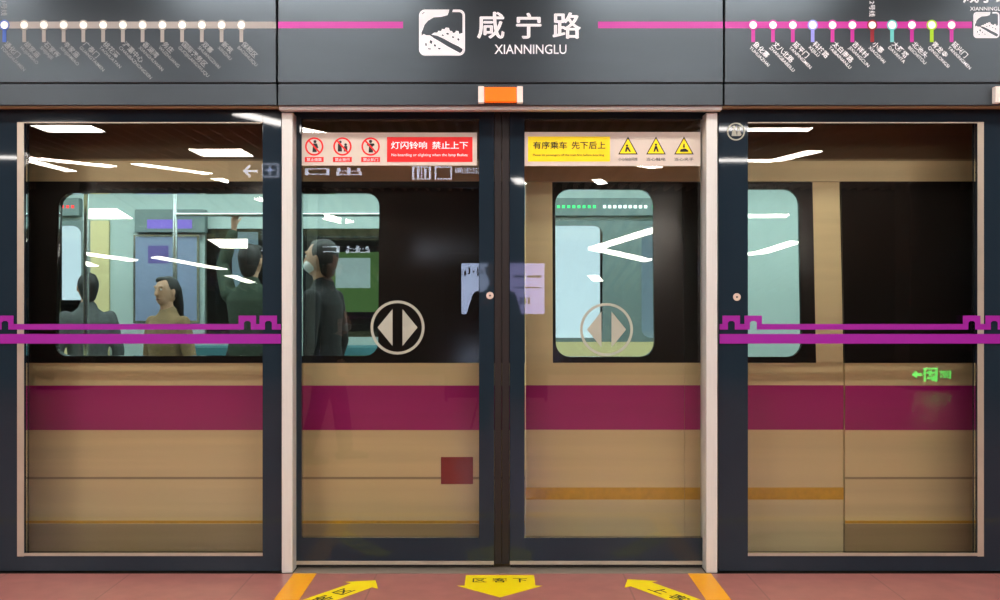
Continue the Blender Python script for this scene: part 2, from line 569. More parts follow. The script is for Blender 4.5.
def lamp(px, label):
    Y = YH - 0.03
    e = empty('indicator_lamp', (P(px, 94, Y)[0], YH, P(px, 102, Y)[1]), label, 'indicator lamp', 'door indicator lamps on the header')
    MB().pbox(px - 16, 87, px + 16, 101.5, Y, 0.0355, 0.004).build('lamp_lens', M['orange_lamp'], e)
    for s in (-1, 1):
        MB().pbox(px + s * 19.4 - 3.0, 86, px + s * 19.4 + 3.0, 102.5, Y - 0.002, 0.0375, 0.003).build('end_cap', M['lamp_end'], e)


lamp(500.5, 'orange indicator lamp with white ends above the middle of the doors')
lamp(1018, 'indicator lamp cut off by the picture edge under the magenta route header')

# trim: champagne strip under the header, jambs and sill
mb = MB().pbox(279, 105.4, 722, 110, -0.07, 0.05, 0.002)
struct('trim_1', mb, M['cream'], 'champagne metal strip under the header above the doors', 'door trim')
zt = P(0, 110, -0.02)[1]
for nm, a, b in (('trim_2', 281.6, 292.6), ('trim_3', 706.2, 717.6)):
    x0, _ = P(a, 0, -0.02); x1, _ = P(b, 0, -0.02)
    struct(nm, MB().box(x0, x1, -0.02, 0.128, 0.0, zt - 0.012, 0.004), M['cream'], 'champagne door post on the %s side of the sliding doors' % ('left' if a < 500 else 'right'), 'door post')
mb = MB().pbox(-420, 105.6, 278, 107.4, -0.075, 0.05)
struct('trim_4', mb, M['tan_dark'], 'thin bronze strip under the header left of the doors', 'trim')
mb = MB().pbox(723, 105.6, 1440, 107.4, -0.075, 0.05)
struct('trim_5', mb, M['tan_dark'], 'thin bronze strip under the header right of the doors', 'trim')
xs0, xs1 = P(293.4, 0, -0.02)[0], P(705.4, 0, -0.02)[0]
struct('sill', MB().box(xs0, xs1, -0.028, 0.135, -0.011, 0.001, 0.0005), M['steel'], 'pale brushed metal threshold under the sliding doors', 'threshold')

# ------------------------------------------------------------------ fixed glass panels left and right of the door
PZ0 = 0.004


def frame_mesh(mb, x0, x1, z0, z1, gx0, gx1, gz0, gz1, y0, y1):
    """a rectangular frame around the opening gx0..gx1, gz0..gz1"""
    mb.box(x0, gx0, y0, y1, z0, z1, 0.0015)
    mb.box(gx1, x1, y0, y1, z0, z1, 0.0015)
    mb.box(gx0 - .001, gx1 + .001, y0 + .0002, y1 - .0002, z0 + .0002, gz0, 0.001)
    mb.box(gx0 - .001, gx1 + .001, y0 + .0002, y1 - .0002, gz1, z1 - .0002, 0.001)


def bump(mb, a, y_bot, Y):
    """one battlement of the town wall pattern: a block with a gate opening, standing on the thin line"""
    mb.pprism([(a, y_bot), (a, y_bot - 14), (a + 17.5, y_bot - 14), (a + 17.5, y_bot), (a + 12.3, y_bot), (a + 12.3, y_bot - 7), (a + 10.6, y_bot - 8.6), (a + 7.2, y_bot - 8.6), (a + 5.4, y_bot - 7), (a + 5.4, y_bot)], Y, 0.0012)


def fixed_panel(xa, xb, ga, gb, bead_a, bead_b, label, bumps, lock=None):
    x0, x1 = P(xa, 0)[0], P(xb, 0)[0]
    gx0, gx1 = P(ga, 0)[0], P(gb, 0)[0]
    z0, z1 = PZ0, P(0, 105, YH)[1] - .001
    gz0, gz1 = P(0, 554)[1], P(0, 123)[1]
    e = empty('glass_screen_panel', ((x0 + x1) / 2, 0.03, 0), label, 'glass screen panel', 'fixed glass panels beside the sliding doors')
    mb = MB(); frame_mesh(mb, x0, x1, z0, z1, gx0, gx1, gz0, gz1, 0.0, 0.055)
    mb.build('frame', M['slate'], e)
    MB().box(gx0 + .001, gx1 - .001, 0.022, 0.032, gz0 + .001, gz1 - .001).build('glass_pane', M['psd_glass'], e)
    mb = MB()
    mb.pbox(bead_a, 122, bead_b, 556.5, -0.004, 0.0039, 0.001)
    mb.pbox(ga, 553, gb, 556, -0.0035, 0.0034)
    mb.pbox(ga, 122, gb, 123.2, -0.0035, 0.0034)
    mb.build('glazing_bead', M['bead'], e)
    Yv = -0.0060
    mb = MB(); mb.pbox(xa + 1, 334, xb - 0.5, 343.6, Yv, 0.0012)
    mb.build('purple_band', M['purple'], e)
    mb = MB()
    seg = xa + 1
    for a in bumps:
        mb.pbox(seg, 324, a + 0.3, 329.6, Yv, 0.0012)
        bump(mb, a, 329.6, Yv)
        seg = a + 17.2
    mb.pbox(seg, 324, xb - 0.5, 329.6, Yv, 0.0012)
    mb.build('battlement_line', M['purple'], e)
    if lock:
        o = MB().disc(lock[0], lock[1], 3.8, -0.004, 0.0039).build('lock', M['brass'], e)
        MB().disc(lock[0], lock[1], 0.9, -0.005, 0.001).build('keyhole', M['gasket'], o)
    return e


pl = fixed_panel(-262, 281.4, 24, 262.5, 17, 23.8, 'fixed glass panel in a slate frame left of the sliding doors', [-4, 238.5, 259.5])
pr = fixed_panel(718.6, 1262, 748, 977.5, 977.7, 984, 'fixed glass panel with brass lock and round sticker right of the sliding doors', [722.5, 744.5, 963, 985.5], lock=(737, 297))
# round sticker at the top of the right panel
mb = MB().ring(736, 131.5, 9.0, 7.6, -0.0012)
st = mb.build('round_sticker', M['mark'], pr)
mb = MB()
mb.disc(734, 127.2, 1.6, -0.0024); mb.disc(738.6, 128.2, 1.6, -0.0024)
mb.pprism([(731.5, 136), (732.6, 129.8), (735.6, 129.8), (737, 136)], -0.0024)
mb.pprism([(737.2, 136), (737.6, 130.8), (740, 130.8), (741.6, 135), (740, 136)], -0.0024)
mb.build('sticker_figure', M['mark'], st)

# ------------------------------------------------------------------ sliding doors
YD = 0.070


def leaf(xa, xb, ga, gb, label, side):
    x0, x1 = P(xa, 0, YD)[0], P(xb, 0, YD)[0]
    gx0, gx1 = P(ga, 0, YD)[0], P(gb, 0, YD)[0]
    z0, z1 = 0.006, P(0, 105, YH)[1] - .003
    gz0, gz1 = P(0, 538, YD)[1], P(0, 119, YD)[1]
    e = empty('sliding_door', ((x0 + x1) / 2, YD + .02, 0.006), label, 'sliding door', 'pair of platform sliding doors')
    zk = P(0, 561, YD)[1]
    mb = MB(); frame_mesh(mb, x0, x1, zk + .0005, z1, gx0, gx1, gz0, gz1, YD, YD + 0.045)
    mb.build('frame', M['slate'], e)
    MB().box(gx0 + .001, gx1 - .001, YD + .012, YD + .022, gz0 + .001, gz1 - .001).build('glass_pane', M['psd_glass'], e)
    MB().box(x0 + .002, x1 - .002, YD - .003, YD + .043, z0 + .012, zk, 0.001).build('kick_strip', M['bead'], e)
    MB().box(x0 + .004, x1 - .004, YD + .004, YD + .038, z0, z0 + .0115).build('bottom_seal', M['gasket'], e)
    return e, gx0, gx1


dl, _, _ = leaf(294, 494.2, 301.5, 479, 'left sliding glass door with the red and white sticker and a brass lock', -1)
dr, _, _ = leaf(509.6, 709, 524.5, 703.5, 'right sliding glass door with the yellow and white sticker', 1)
x0, x1 = P(494.4, 0, YD)[0], P(501.8, 0, YD)[0]
MB().box(x0, x1 - .0006, YD + .002, YD + .043, 0.02, P(0, 105, YH)[1] - .003, .003).build('rubber_seal', M['gasket'], dl)
x0, x1 = P(501.8, 0, YD)[0], P(509.4, 0, YD)[0]
MB().box(x0 + .0006, x1, YD + .002, YD + .043, 0.02, P(0, 105, YH)[1] - .003, .003).build('rubber_seal', M['gasket'], dr)
o = MB().disc(490, 295.5, 3.7, YD - .004, 0.0038).build('lock', M['brass'], dl)
MB().disc(490, 295.5, 0.9, YD - .005, 0.001).build('keyhole', M['gasket'], o)

# stickers on the glass (front face of the pane at YD + .012)
YS = YD + 0.0105


def arrows(par, px, py, r):
    o = MB().ring(px, py, r, r - 2.6, YS).build('door_arrow_sign', M['mark'], par)
    mb = MB()
    mb.pprism([(px - r * .74, py), (px - 5, py - r * .68), (px - 5, py + r * .68)], YS)
    mb.pprism([(px + r * .74, py), (px + 5, py - r * .68), (px + 5, py + r * .68)], YS)
    mb.build('opening_arrow', M['mark'], o)


arrows(dl, 397.5, 327.5, 27)
arrows(dr, 606.5, 329.5, 26.5)

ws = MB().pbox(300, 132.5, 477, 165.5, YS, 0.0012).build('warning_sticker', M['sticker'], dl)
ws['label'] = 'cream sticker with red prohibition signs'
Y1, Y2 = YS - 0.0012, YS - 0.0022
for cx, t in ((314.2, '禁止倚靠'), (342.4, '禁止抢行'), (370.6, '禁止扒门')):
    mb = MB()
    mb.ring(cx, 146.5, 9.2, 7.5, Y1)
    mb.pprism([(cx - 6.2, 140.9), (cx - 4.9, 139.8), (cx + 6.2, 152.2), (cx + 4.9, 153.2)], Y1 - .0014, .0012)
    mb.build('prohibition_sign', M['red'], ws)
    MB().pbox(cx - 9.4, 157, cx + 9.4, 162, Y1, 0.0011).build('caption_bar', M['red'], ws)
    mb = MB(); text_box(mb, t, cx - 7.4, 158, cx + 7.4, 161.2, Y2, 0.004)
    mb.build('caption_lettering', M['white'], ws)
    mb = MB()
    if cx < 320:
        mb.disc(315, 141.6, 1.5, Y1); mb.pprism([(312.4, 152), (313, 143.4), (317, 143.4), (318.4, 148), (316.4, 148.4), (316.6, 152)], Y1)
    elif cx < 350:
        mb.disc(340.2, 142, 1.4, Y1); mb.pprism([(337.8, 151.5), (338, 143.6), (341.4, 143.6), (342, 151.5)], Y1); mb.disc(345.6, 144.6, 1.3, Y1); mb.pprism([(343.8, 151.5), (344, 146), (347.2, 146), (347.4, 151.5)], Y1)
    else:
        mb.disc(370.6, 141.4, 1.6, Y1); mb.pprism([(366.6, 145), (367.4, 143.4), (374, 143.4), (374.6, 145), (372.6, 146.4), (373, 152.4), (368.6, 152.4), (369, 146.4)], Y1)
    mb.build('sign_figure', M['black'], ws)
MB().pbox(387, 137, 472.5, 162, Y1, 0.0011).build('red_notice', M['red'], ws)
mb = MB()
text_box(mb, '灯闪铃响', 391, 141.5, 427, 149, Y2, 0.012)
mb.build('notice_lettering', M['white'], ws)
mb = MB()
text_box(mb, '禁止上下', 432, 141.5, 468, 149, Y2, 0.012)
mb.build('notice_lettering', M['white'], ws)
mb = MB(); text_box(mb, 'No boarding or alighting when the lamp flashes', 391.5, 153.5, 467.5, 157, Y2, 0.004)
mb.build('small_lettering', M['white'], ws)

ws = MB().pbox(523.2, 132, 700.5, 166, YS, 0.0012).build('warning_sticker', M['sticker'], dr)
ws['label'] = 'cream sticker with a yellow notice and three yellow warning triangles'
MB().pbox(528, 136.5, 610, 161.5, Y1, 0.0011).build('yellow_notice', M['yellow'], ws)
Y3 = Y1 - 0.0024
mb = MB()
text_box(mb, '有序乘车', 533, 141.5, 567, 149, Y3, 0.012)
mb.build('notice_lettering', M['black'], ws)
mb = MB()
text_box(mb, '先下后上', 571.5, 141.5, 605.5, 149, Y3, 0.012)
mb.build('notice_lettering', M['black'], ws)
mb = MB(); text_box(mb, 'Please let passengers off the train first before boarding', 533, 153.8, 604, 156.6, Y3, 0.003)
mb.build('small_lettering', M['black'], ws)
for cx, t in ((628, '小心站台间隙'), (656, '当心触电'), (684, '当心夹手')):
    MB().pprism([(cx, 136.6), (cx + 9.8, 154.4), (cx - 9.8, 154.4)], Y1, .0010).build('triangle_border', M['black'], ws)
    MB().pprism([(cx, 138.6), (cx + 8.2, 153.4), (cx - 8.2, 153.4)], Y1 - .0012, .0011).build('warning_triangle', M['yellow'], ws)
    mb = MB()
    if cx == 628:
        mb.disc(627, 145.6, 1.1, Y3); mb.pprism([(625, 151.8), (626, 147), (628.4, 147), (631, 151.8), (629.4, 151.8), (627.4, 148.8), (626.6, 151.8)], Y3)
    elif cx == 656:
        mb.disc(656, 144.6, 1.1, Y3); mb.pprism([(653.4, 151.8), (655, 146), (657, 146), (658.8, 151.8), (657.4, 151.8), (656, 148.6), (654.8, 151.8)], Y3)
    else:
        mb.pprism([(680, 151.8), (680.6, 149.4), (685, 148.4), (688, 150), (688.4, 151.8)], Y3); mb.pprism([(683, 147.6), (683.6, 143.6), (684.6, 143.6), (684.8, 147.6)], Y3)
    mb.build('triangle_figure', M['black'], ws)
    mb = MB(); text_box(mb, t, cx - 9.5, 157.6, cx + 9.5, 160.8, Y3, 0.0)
    mb.build('caption_lettering', M['black'], ws)

# ------------------------------------------------------------------ markings on the platform floor
def fl(px, py, z=0.0):
    """the point of the floor seen at a pixel"""
    L = F * (CZ - z) / (py - 300)
    return ((px - 500) / F * L, L - D0)


def floor_poly(pts, z0=0.0003, z1=0.0016):
    mb = MB()
    a = [mb.bm.verts.new((p[0], p[1], z1)) for p in pts]
    b = [mb.bm.verts.new((p[0], p[1], z0)) for p in pts]
    n = len(pts)
    fs = [mb.bm.faces.new(a), mb.bm.faces.new(b[::-1])] + [mb.bm.faces.new((a[i], b[i], b[(i + 1) % n], a[(i + 1) % n])) for i in range(n)]
    bmesh.ops.recalc_face_normals(mb.bm, faces=fs)
    return mb


# queue lines: run straight out from the door posts
for xa, w, lab in ((-1.005, 0.112, 'orange tape line on the floor in front of the left door post'), (0.915, 0.112, 'orange tape line on the floor in front of the right door post')):
    o = floor_poly([(xa, -0.032), (xa + w, -0.032), (xa + w, -1.08), (xa, -1.08)]).build('floor_line', M['floor_orange'])
    tag(o, lab, 'floor line', 'orange queue lines on the platform floor', 'thing')


def floor_arrow(tip, base, w_body, w_head, l_head, txt, up, label, tw, th, body_frac=0.5):
    """an arrow decal from base to tip with its lettering; up is the angle of the lettering"""
    t, b = Vector(tip), Vector(base)
    d = (t - b).normalized(); n = Vector((-d.y, d.x))
    h = t - d * l_head
    pts = [b + n * w_body / 2, h + n * w_body / 2, h + n * w_head / 2, t, h - n * w_head / 2, h - n * w_body / 2, b - n * w_body / 2]
    c = (b + h) / 2
    e = empty('floor_arrow', (c.x, c.y, 0), label, 'floor arrow', 'yellow arrows on the platform floor')
    floor_poly([(p.x, p.y) for p in pts]).build('arrow_sheet', M['floor_yellow'], e)
    mb = MB(); text_floor(mb, txt, c.x, c.y, 0.0019, tw, th, up, 0.014)
    mb.build('lettering', M['black'], e)


# middle arrow points away from the doors, its lettering faces the train
a, b = fl(500, 575.4), fl(500, 597.5)
floor_arrow((0.0, b[1]), (0.0, a[1]), 0.33, 0.395, 0.185, '区 客 下', 0, 'wide yellow floor arrow pointing away from the doors, between two slanted arrows', 0.26, 0.075)
# boarding arrows slant in towards the doors
tl_, bl_ = Vector(fl(375.5, 580.5)), Vector(fl(303, 606))
dd = (tl_ - bl_).normalized()
floor_arrow(tl_, tl_ - dd * 0.62, 0.125, 0.20, 0.10, '上 客 区', math.atan2(dd.y, dd.x), 'yellow boarding arrow slanting towards the doors beside the left orange line', 0.36, 0.075)
tr_, br_ = Vector(fl(627.5, 579.5)), Vector(fl(701, 606))
dd = (tr_ - br_).normalized()
floor_arrow(tr_, tr_ - dd * 0.62, 0.125, 0.20, 0.10, '上 客 区', math.atan2(-dd.y, -dd.x), 'yellow boarding arrow slanting towards the doors beside the right orange line', 0.36, 0.075)

# ------------------------------------------------------------------ the train
YT = 0.32
T = lambda px: P(px, 0, YT)[0]
Z = lambda py: P(0, py, YT)[1]
TX0, TX1 = -8.6, 8.6
YF_ = 3.05                                   # far side of the car
train = empty('train_car', (0, YT + 1.35, -0.9), 'champagne metro train with a black window band and magenta stripe behind the glass', 'train')
zb0, zb1 = Z(363), Z(180)                    # black band
zs0, zs1 = Z(430), Z(385.5)                  # stripe
door_c = [T(685) - 4.87, T(685), T(685) + 4.87]
DW = T(845) - T(685)                         # half of a doorway
zt_door = zb1 - 0.002
z_roof = 2.62


def solid_spans(cut):
    xs, s = [], TX0
    for c in sorted(cut):
        xs.append((s, c[0])); s = c[1]
    xs.append((s, TX1))
    return [x for x in xs if x[1] - x[0] > 0.01]


doors = [(c - DW, c + DW) for c in door_c]
wins = []
for c in (T(216), T(216) + 4.87, T(216) + 9.74, T(216) - 4.87):
    w = T(378) - T(216)
    if c - w > TX0 and c + w < TX1: wins.append((c - w, c + w))
wz0, wz1 = Z(356), Z(192)

mb = MB()
for (a, b) in solid_spans(doors):
    mb.box(a, b, YT, YT + .06, Z(524), zb0)
mb.box(TX0, TX1, YT, YT + .06, zb1, Z(158))
# rounded roof shoulder
mb.box(TX0, TX1, YT + .02, YF_ + .06, z_roof, z_roof + .12, 0.04)
mb.box(TX0, TX1, YT + .02, YF_, -0.9, -0.08)
mb.build('body_shell', M['tan'], train, leaned=True)
MB().box(TX0, TX1, YT, YT + .06, Z(158), z_roof).build('shaded_shoulder', M['tan_shaded'], train, leaned=True)  # upper side wall, its shadow painted in as darker tan
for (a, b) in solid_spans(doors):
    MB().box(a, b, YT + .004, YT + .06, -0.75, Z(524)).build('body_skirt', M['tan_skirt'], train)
    MB().box(a, b, YT - .0015, YT, Z(523.4), Z(520.6)).build('painted_line_reflection', M['tactile'], train)  # reflection of the yellow floor line, laid on the body as a strip
for (a, b) in solid_spans(doors):
    MB().box(a, b, YT - .002, YT, zs0, zs1).build('magenta_stripe', M['stripe'], train)
mb = MB()
for (a, b) in solid_spans(doors):
    for zz in (Z(478),):
        mb.box(a, b, YT - .0015, YT, zz - .006, zz + .006)
mb.box(TX0, TX1, YT - .002, YT - .0002, Z(158) - .005, Z(158) + .005)
mb.build('body_groove', M['tan_dark'], train, leaned=True)
# black band pieces: blank pockets and the surrounds of the windows
for (a, b) in solid_spans(doors):
    w = [q for q in wins if q[0] > a - .01 and q[1] < b + .01]
    mb = MB()
    yb0, yb1 = YT, YT + .05
    if w:
        w = w[0]
        mb.box(a, w[0], yb0, yb1, zb0, zb1); mb.box(w[1], b, yb0, yb1, zb0, zb1)
        mb.box(w[0], w[1], yb0, yb1, zb0, wz0); mb.box(w[0], w[1], yb0, yb1, wz1, zb1)
        # rounded corners of the glass
        r = .07
        for sx, xx in ((1, w[0]), (-1, w[1])):
            for sz, zz in ((1, wz0), (-1, wz1)):
                pts = [(xx, zz)] + [(xx + sx * (r - r * math.sin(t * PI / 12)), zz + sz * (r - r * math.cos(t * PI / 12))) for t in range(7)]
                mb.prism(pts, yb0 + .001, yb1 - yb0 - .002)
    else:
        mb.box(a, b, yb0, yb1, zb0, zb1)
    mb.build('black_band', M['band'], train, leaned=True)
for w in wins:
    MB().box(w[0] + .001, w[1] - .001, YT + .012, YT + .020, wz0 + .001, wz1 - .001).build('window_pane', M['train_glass'], train, leaned=True)

MB().box(T(441), T(473), YT - .004, YT, Z(484), Z(457), .001).build('red_label_plate', M['red_plate'], train)


def rounded_hole_panel(mb, x0, x1, z0, z1, hx0, hx1, hz0, hz1, y0, y1, r):
    mb.box(x0, hx0, y0, y1, z0, z1); mb.box(hx1, x1, y0, y1, z0, z1)
    mb.box(hx0, hx1, y0, y1, z0, hz0); mb.box(hx0, hx1, y0, y1, hz1, z1)
    for sx, xx in ((1, hx0), (-1, hx1)):
        for sz, zz in ((1, hz0), (-1, hz1)):
            pts = [(xx, zz)] + [(xx + sx * (r - r * math.sin(t * PI / 12)), zz + sz * (r - r * math.cos(t * PI / 12))) for t in range(7)]
            mb.prism(pts, y0 + .0005, y1 - y0 - .001)


def train_door(c, s, yo, far=False):
    """one leaf of a train doorway: s = -1 left, +1 right of the centre c"""
    outer, inner = c + s * (DW - .003), c + s * .0006
    x0, x1 = min(outer, inner), max(outer, inner)
    bo = c + s * (DW - 28 * (YT + D0) / F)            # tan edge, then the black glazing
    g0, g1 = sorted((bo, inner))
    yf = yo + (.014 if not far else 0)
    d = MB()
    d.box(x0, x1, yf, yf + .03, 0.0, zb0, .001)
    tx0, tx1 = sorted((outer, bo))
    d.box(tx0, tx1, yf, yf + .03, zb0, zt_door)
    o = d.build('door_leaf', M['tan'], train, leaned=not far)
    if not far:
        MB().box(x0, x1, yf - .0015, yf, zs0, zs1).build('leaf_stripe', M['stripe'], o)
        MB().box(x0, x1, yf - .0015, yf, Z(500), Z(488)).build('leaf_yellow_stripe', M['tactile'], o)  # plain yellow stripe across the lower part of the leaf
    hw0 = c + s * (28 if s > 0 else 30) * .005216
    hw1 = c + s * (118 if s > 0 else 129) * .005216
    h0, h1 = sorted((hw0, hw1))
    p = MB(); rounded_hole_panel(p, g0, g1, zb0, zt_door, h0, h1, Z(357), Z(188), yf, yf + .03, .075)
    w = p.build('door_window_surround', M['door_black'] if not far else M['int_dark'], o, leaned=not far)
    p = MB().box(h0 + .001, h1 - .001, yf + .012, yf + .018, Z(357) + .001, Z(188) - .001)
    p.build('door_window_pane', M['train_glass'], o, leaned=not far)


for c in door_c:
    train_door(c, -1, YT); train_door(c, 1, YT)
    for s in (-1, 1):
        train_door(c, s, YF_ - .04, True)

# inside of the car
mb = MB()
for (a, b) in solid_spans(doors):
    w = [q for q in wins if q[0] > a - .01 and q[1] < b + .01]
    y0, y1 = YF_ - .02, YF_ + .04
    mb.box(a, b, y0, y1, 0, wz0)
    mb.box(a, b, y0, y1, wz1, 2.45)
    if w:
        mb.box(a, w[0][0], y0, y1, wz0, wz1); mb.box(w[0][1], b, y0, y1, wz0, wz1)
        MB().box(w[0][0], w[0][1], YF_, YF_ + .01, wz0, wz1).build('window_pane', M['train_glass'], train)
    else:
        mb.box(a, b, y0, y1, wz0, wz1)
for (a, b) in doors:
    mb.box(a, b, YF_ - .02, YF_ + .04, zt_door + .004, 2.45)
mb.box(TX0, TX1, YT + .14, YF_, 2.36, 2.42)
mb.build('interior_lining', M['int_wall'], train)
MB().box(TX0, TX1, YT + .02, YF_, -0.06, 0.0).build('car_floor', M['int_floor'], train)
for yy in (1.05, 2.25):
    MB().box(TX0 + .3, TX1 - .3, yy, yy + .24, 2.33, 2.359).build('interior_light', M['int_light'], train)
# route map displays over the far doors: rows of lamps
for c in door_c:
    o = MB().box(c - .62, c + .62, YF_ - .09, YF_ - .021, 1.99, 2.13, .005).build('route_display', M['int_dark'], train)
    for k, mm in enumerate(('led_green', 'led_white', 'led_red')):
        mb = MB()
        for j in range(9):
            xx = c - .56 + k * .40 + j * .04
            mb.box(xx, xx + .022, YF_ - .094, YF_ - .0905, 2.05, 2.072)
        mb.build('display_lamps', M[mm], o)
# a screen over the far side and posters on the pocket panels
for (a, b, m_) in ((-2.85, -2.3, 'int_lcd'),):
    o = MB().box(a, b, YF_ - .10, YF_ - .021, 1.86, 2.04, .006).build('screen_housing', M['int_dark'], train)
    MB().box(a + .1, b - .1, YF_ - .104, YF_ - .1005, 1.89, 1.96).build('screen_picture', M[m_], o)
for cx in (-2.62,):
    o = MB().box(cx - .26, cx + .26, YF_ - .045, YF_ - .021, 1.15, 1.85, .004).build('advert_frame', M['chrome'], train)
    MB().box(cx - .24, cx + .24, YF_ - .049, YF_ - .0455, 1.17, 1.83).build('advert_sheet', M['int_poster'], o)
    mb = MB().box(cx - .14, cx + .02, YF_ - .052, YF_ - .0495, 1.62, 1.76)
    mb.box(cx - .06, cx + .04, YF_ - .052, YF_ - .0495, 1.32, 1.50)
    mb.build('advert_print', M['poster_ink'], o)
for w in wins:
    c = (w[0] + w[1]) / 2
    MB().box(w[0] - .1, w[1] + .1, YF_ - .50, YF_ - .05, 0.40, 0.46, .02).build('bench_seat', M['seat'], train)
    MB().box(w[0] - .1, w[1] + .1, YF_ - .09, YF_ - .03, 0.46, 0.98, .02).build('bench_back', M['seat'], train)
    MB().box(w[0] - .1, w[1] + .1, YT + .10, YT + .52, 0.40, 0.46, .02).build('bench_seat', M['seat'], train)
    MB().box(w[0] - .1, w[1] + .1, YT + .07, YT + .10, 0.46, 0.92, .012).build('bench_back', M['seat'], train)
    for yy in (YT + .56, YF_ - .56):
        for sx in (w[0] - .06, w[1] + .06):
            MB().tube([(sx, yy, 0.0), (sx, yy, 2.34)], .017).build('grab_pole', M['chrome'], train, smooth=True)
        MB().tube([(w[0] - .06, yy, 1.96), (w[1] + .06, yy, 1.96)], .015).build('grab_rail', M['chrome'], train, smooth=True)

# lit advertisements on the wall beyond the train, seen through both sides of the car
def trackside(px0, px1, py0, py1, m_, label, ink=None):
    Y = 4.30
    x0, z1 = P(px0, py0, Y); x1, z0 = P(px1, py1, Y)
    e = empty('mounted_advert', ((x0 + x1) / 2, 4.36, z0), label, 'advert lightbox', 'lit advert boxes on the tunnel wall')
    MB().box(x0 - .05, x1 + .05, Y + .004, 4.395, z0 - .05, z1 + .05, .01).build('case', M['dark_metal'], e)
    MB().box(x0, x1, Y, Y + .0035, z0, z1).build('lit_face', M[m_], e)
    if ink:
        mb = MB()
        for u0, v0, u1, v1 in ink[1]:
            mb.box(x0 + (x1 - x0) * u0, x0 + (x1 - x0) * u1, Y - .003, Y - .0005, z1 - (z1 - z0) * v1, z1 - (z1 - z0) * v0)
        mb.build('printed_area', M[ink[0]], e)


trackside(548, 600, 200, 345, 'advert_white', 'cold white lit advert seen through the train door window under the yellow sticker')
trackside(632, 672, 205, 345, 'advert_blue', 'pale blue lit advert seen at the edge of the train door window')
trackside(330, 386, 252, 312, 'advert_green', 'green and white lit advert seen through the train window behind the left sliding door', ('advert_teal', [(.1, .1, .72, .6)]))
trackside(232, 258, 232, 300, 'advert_blue', 'pale blue lit advert seen through the long train window beside the left door post')
trackside(62, 104, 222, 300, 'advert_white', 'cold white lit advert behind the far train doors in the long window')

# ------------------------------------------------------------------ lights, signs and people on the platform (seen reflected in the glass, except the added strips)
def strip_light(pts, w, label, m_='light', z=HC - 0.06):
    p = [Vector((a[0], a[1], 0)) for a in pts]
    c = sum(p, Vector()) / len(p)
    e = empty('ceiling_light', (c.x, c.y, z), label, 'ceiling light', 'strip lights under the platform ceiling')
    f, g = MB(), MB()
    for a, b in zip(p, p[1:]):
        d = (b - a).normalized(); n = Vector((-d.y, d.x, 0))
        for mb_, ww, za, zb_ in ((f, w + .03, z + .012, z + .07), (g, w, z, z + .0115)):
            v = []
            for zz in (za, zb_):
                for q in (a + n * ww / 2, b + n * ww / 2, b - n * ww / 2, a - n * ww / 2):
                    v.append(mb_.bm.verts.new((q.x, q.y, zz)))
            fs = [mb_.bm.faces.new([v[i] for i in ix]) for ix in ((3, 2, 1, 0), (4, 5, 6, 7), (0, 1, 5, 4), (1, 2, 6, 5), (2, 3, 7, 6), (3, 0, 4, 7))]
            bmesh.ops.recalc_face_normals(mb_.bm, faces=fs)
    f.build('light_housing', M['slat'], e)
    g.build('diffuser', M[m_], e)


SL = 'zigzag strip light under the platform ceiling behind the viewer'
strip_light([(-5.0, -6.0), (-4.38, -6.0)], .5, 'square ceiling light reflected at the top of the left glass panel')
strip_light([(-3.85, -7.87), (-3.2, -7.87)], .6, 'square ceiling light reflected over the wide train window')
for pts in ([(-6.6, -8.3), (-6.1, -8.4), (-5.4, -9.2)], [(-6.3, -8.6), (-6.2, -9.7)], [(-5.0, -8.9), (-4.3, -10.0)], [(-4.36, -10.6), (-4.2, -11.4)],
            [(-2.6, -5.2), (-2.3, -5.8), (-1.85, -6.5)], [(2.3, -6.1), (3.39, -6.1)], [(2.8, -8.6), (3.67, -8.6), (3.95, -7.7)], [(1.5, -10.6), (1.65, -11.2)], [(0.25, -10.5), (0.35, -11.2)],
            [(2.15, -6.5), (1.3, -8.2), (2.2, -9.2)]):
    strip_light(pts, .16 if len(pts) < 3 else .2, SL)
for yy in (-1.3, -3.3):  # added rows behind the header's cover, to brighten floor and door fronts
    for xx in (-6.0, -3.6, -1.2, 1.2, 3.6, 6.0):
        strip_light([(xx - .75, yy), (xx + .75, yy)], .22, 'added strip light out of view over the platform edge', 'added_fill')

# hanging sign over the platform: its face looks at the screen doors
SY = -5.4
k9 = (D0 + 0.05 - SY) / F
sx = lambda px: (px - 500) * k9
sz = lambda py: CZ - (py - 300) * k9
e = empty('hanging_sign', (sx(360), SY, sz(186)), 'dark hanging direction sign with white symbols reflected in the left sliding door', 'hanging sign')
MB().box(sx(228), sx(492), SY - .10, SY, sz(186), sz(158), .01).build('sign_case', M['sign_body'], e)
for px in (330, 470):
    MB().box(sx(px) - .02, sx(px) + .02, SY - .06, SY - .03, sz(158), HC + .1).build('hanger', M['dark_metal'], e)


def sign_text(mb, s, a, b, c, d, bold=.0):
    me, x0, x1, y0, y1 = text_mesh(s, bold)
    A, B, Z0_, Z1_ = sx(c), sx(a), sz(d), sz(b)       # reads left to right for somebody at the doors, so it runs towards -x
    mb.mesh(me, lambda v: Vector((A + (v.x - x0) / (x1 - x0) * (B - A), SY + .002, Z0_ + (v.y - y0) / (y1 - y0) * (Z1_ - Z0_))))
    bpy.data.meshes.remove(me)


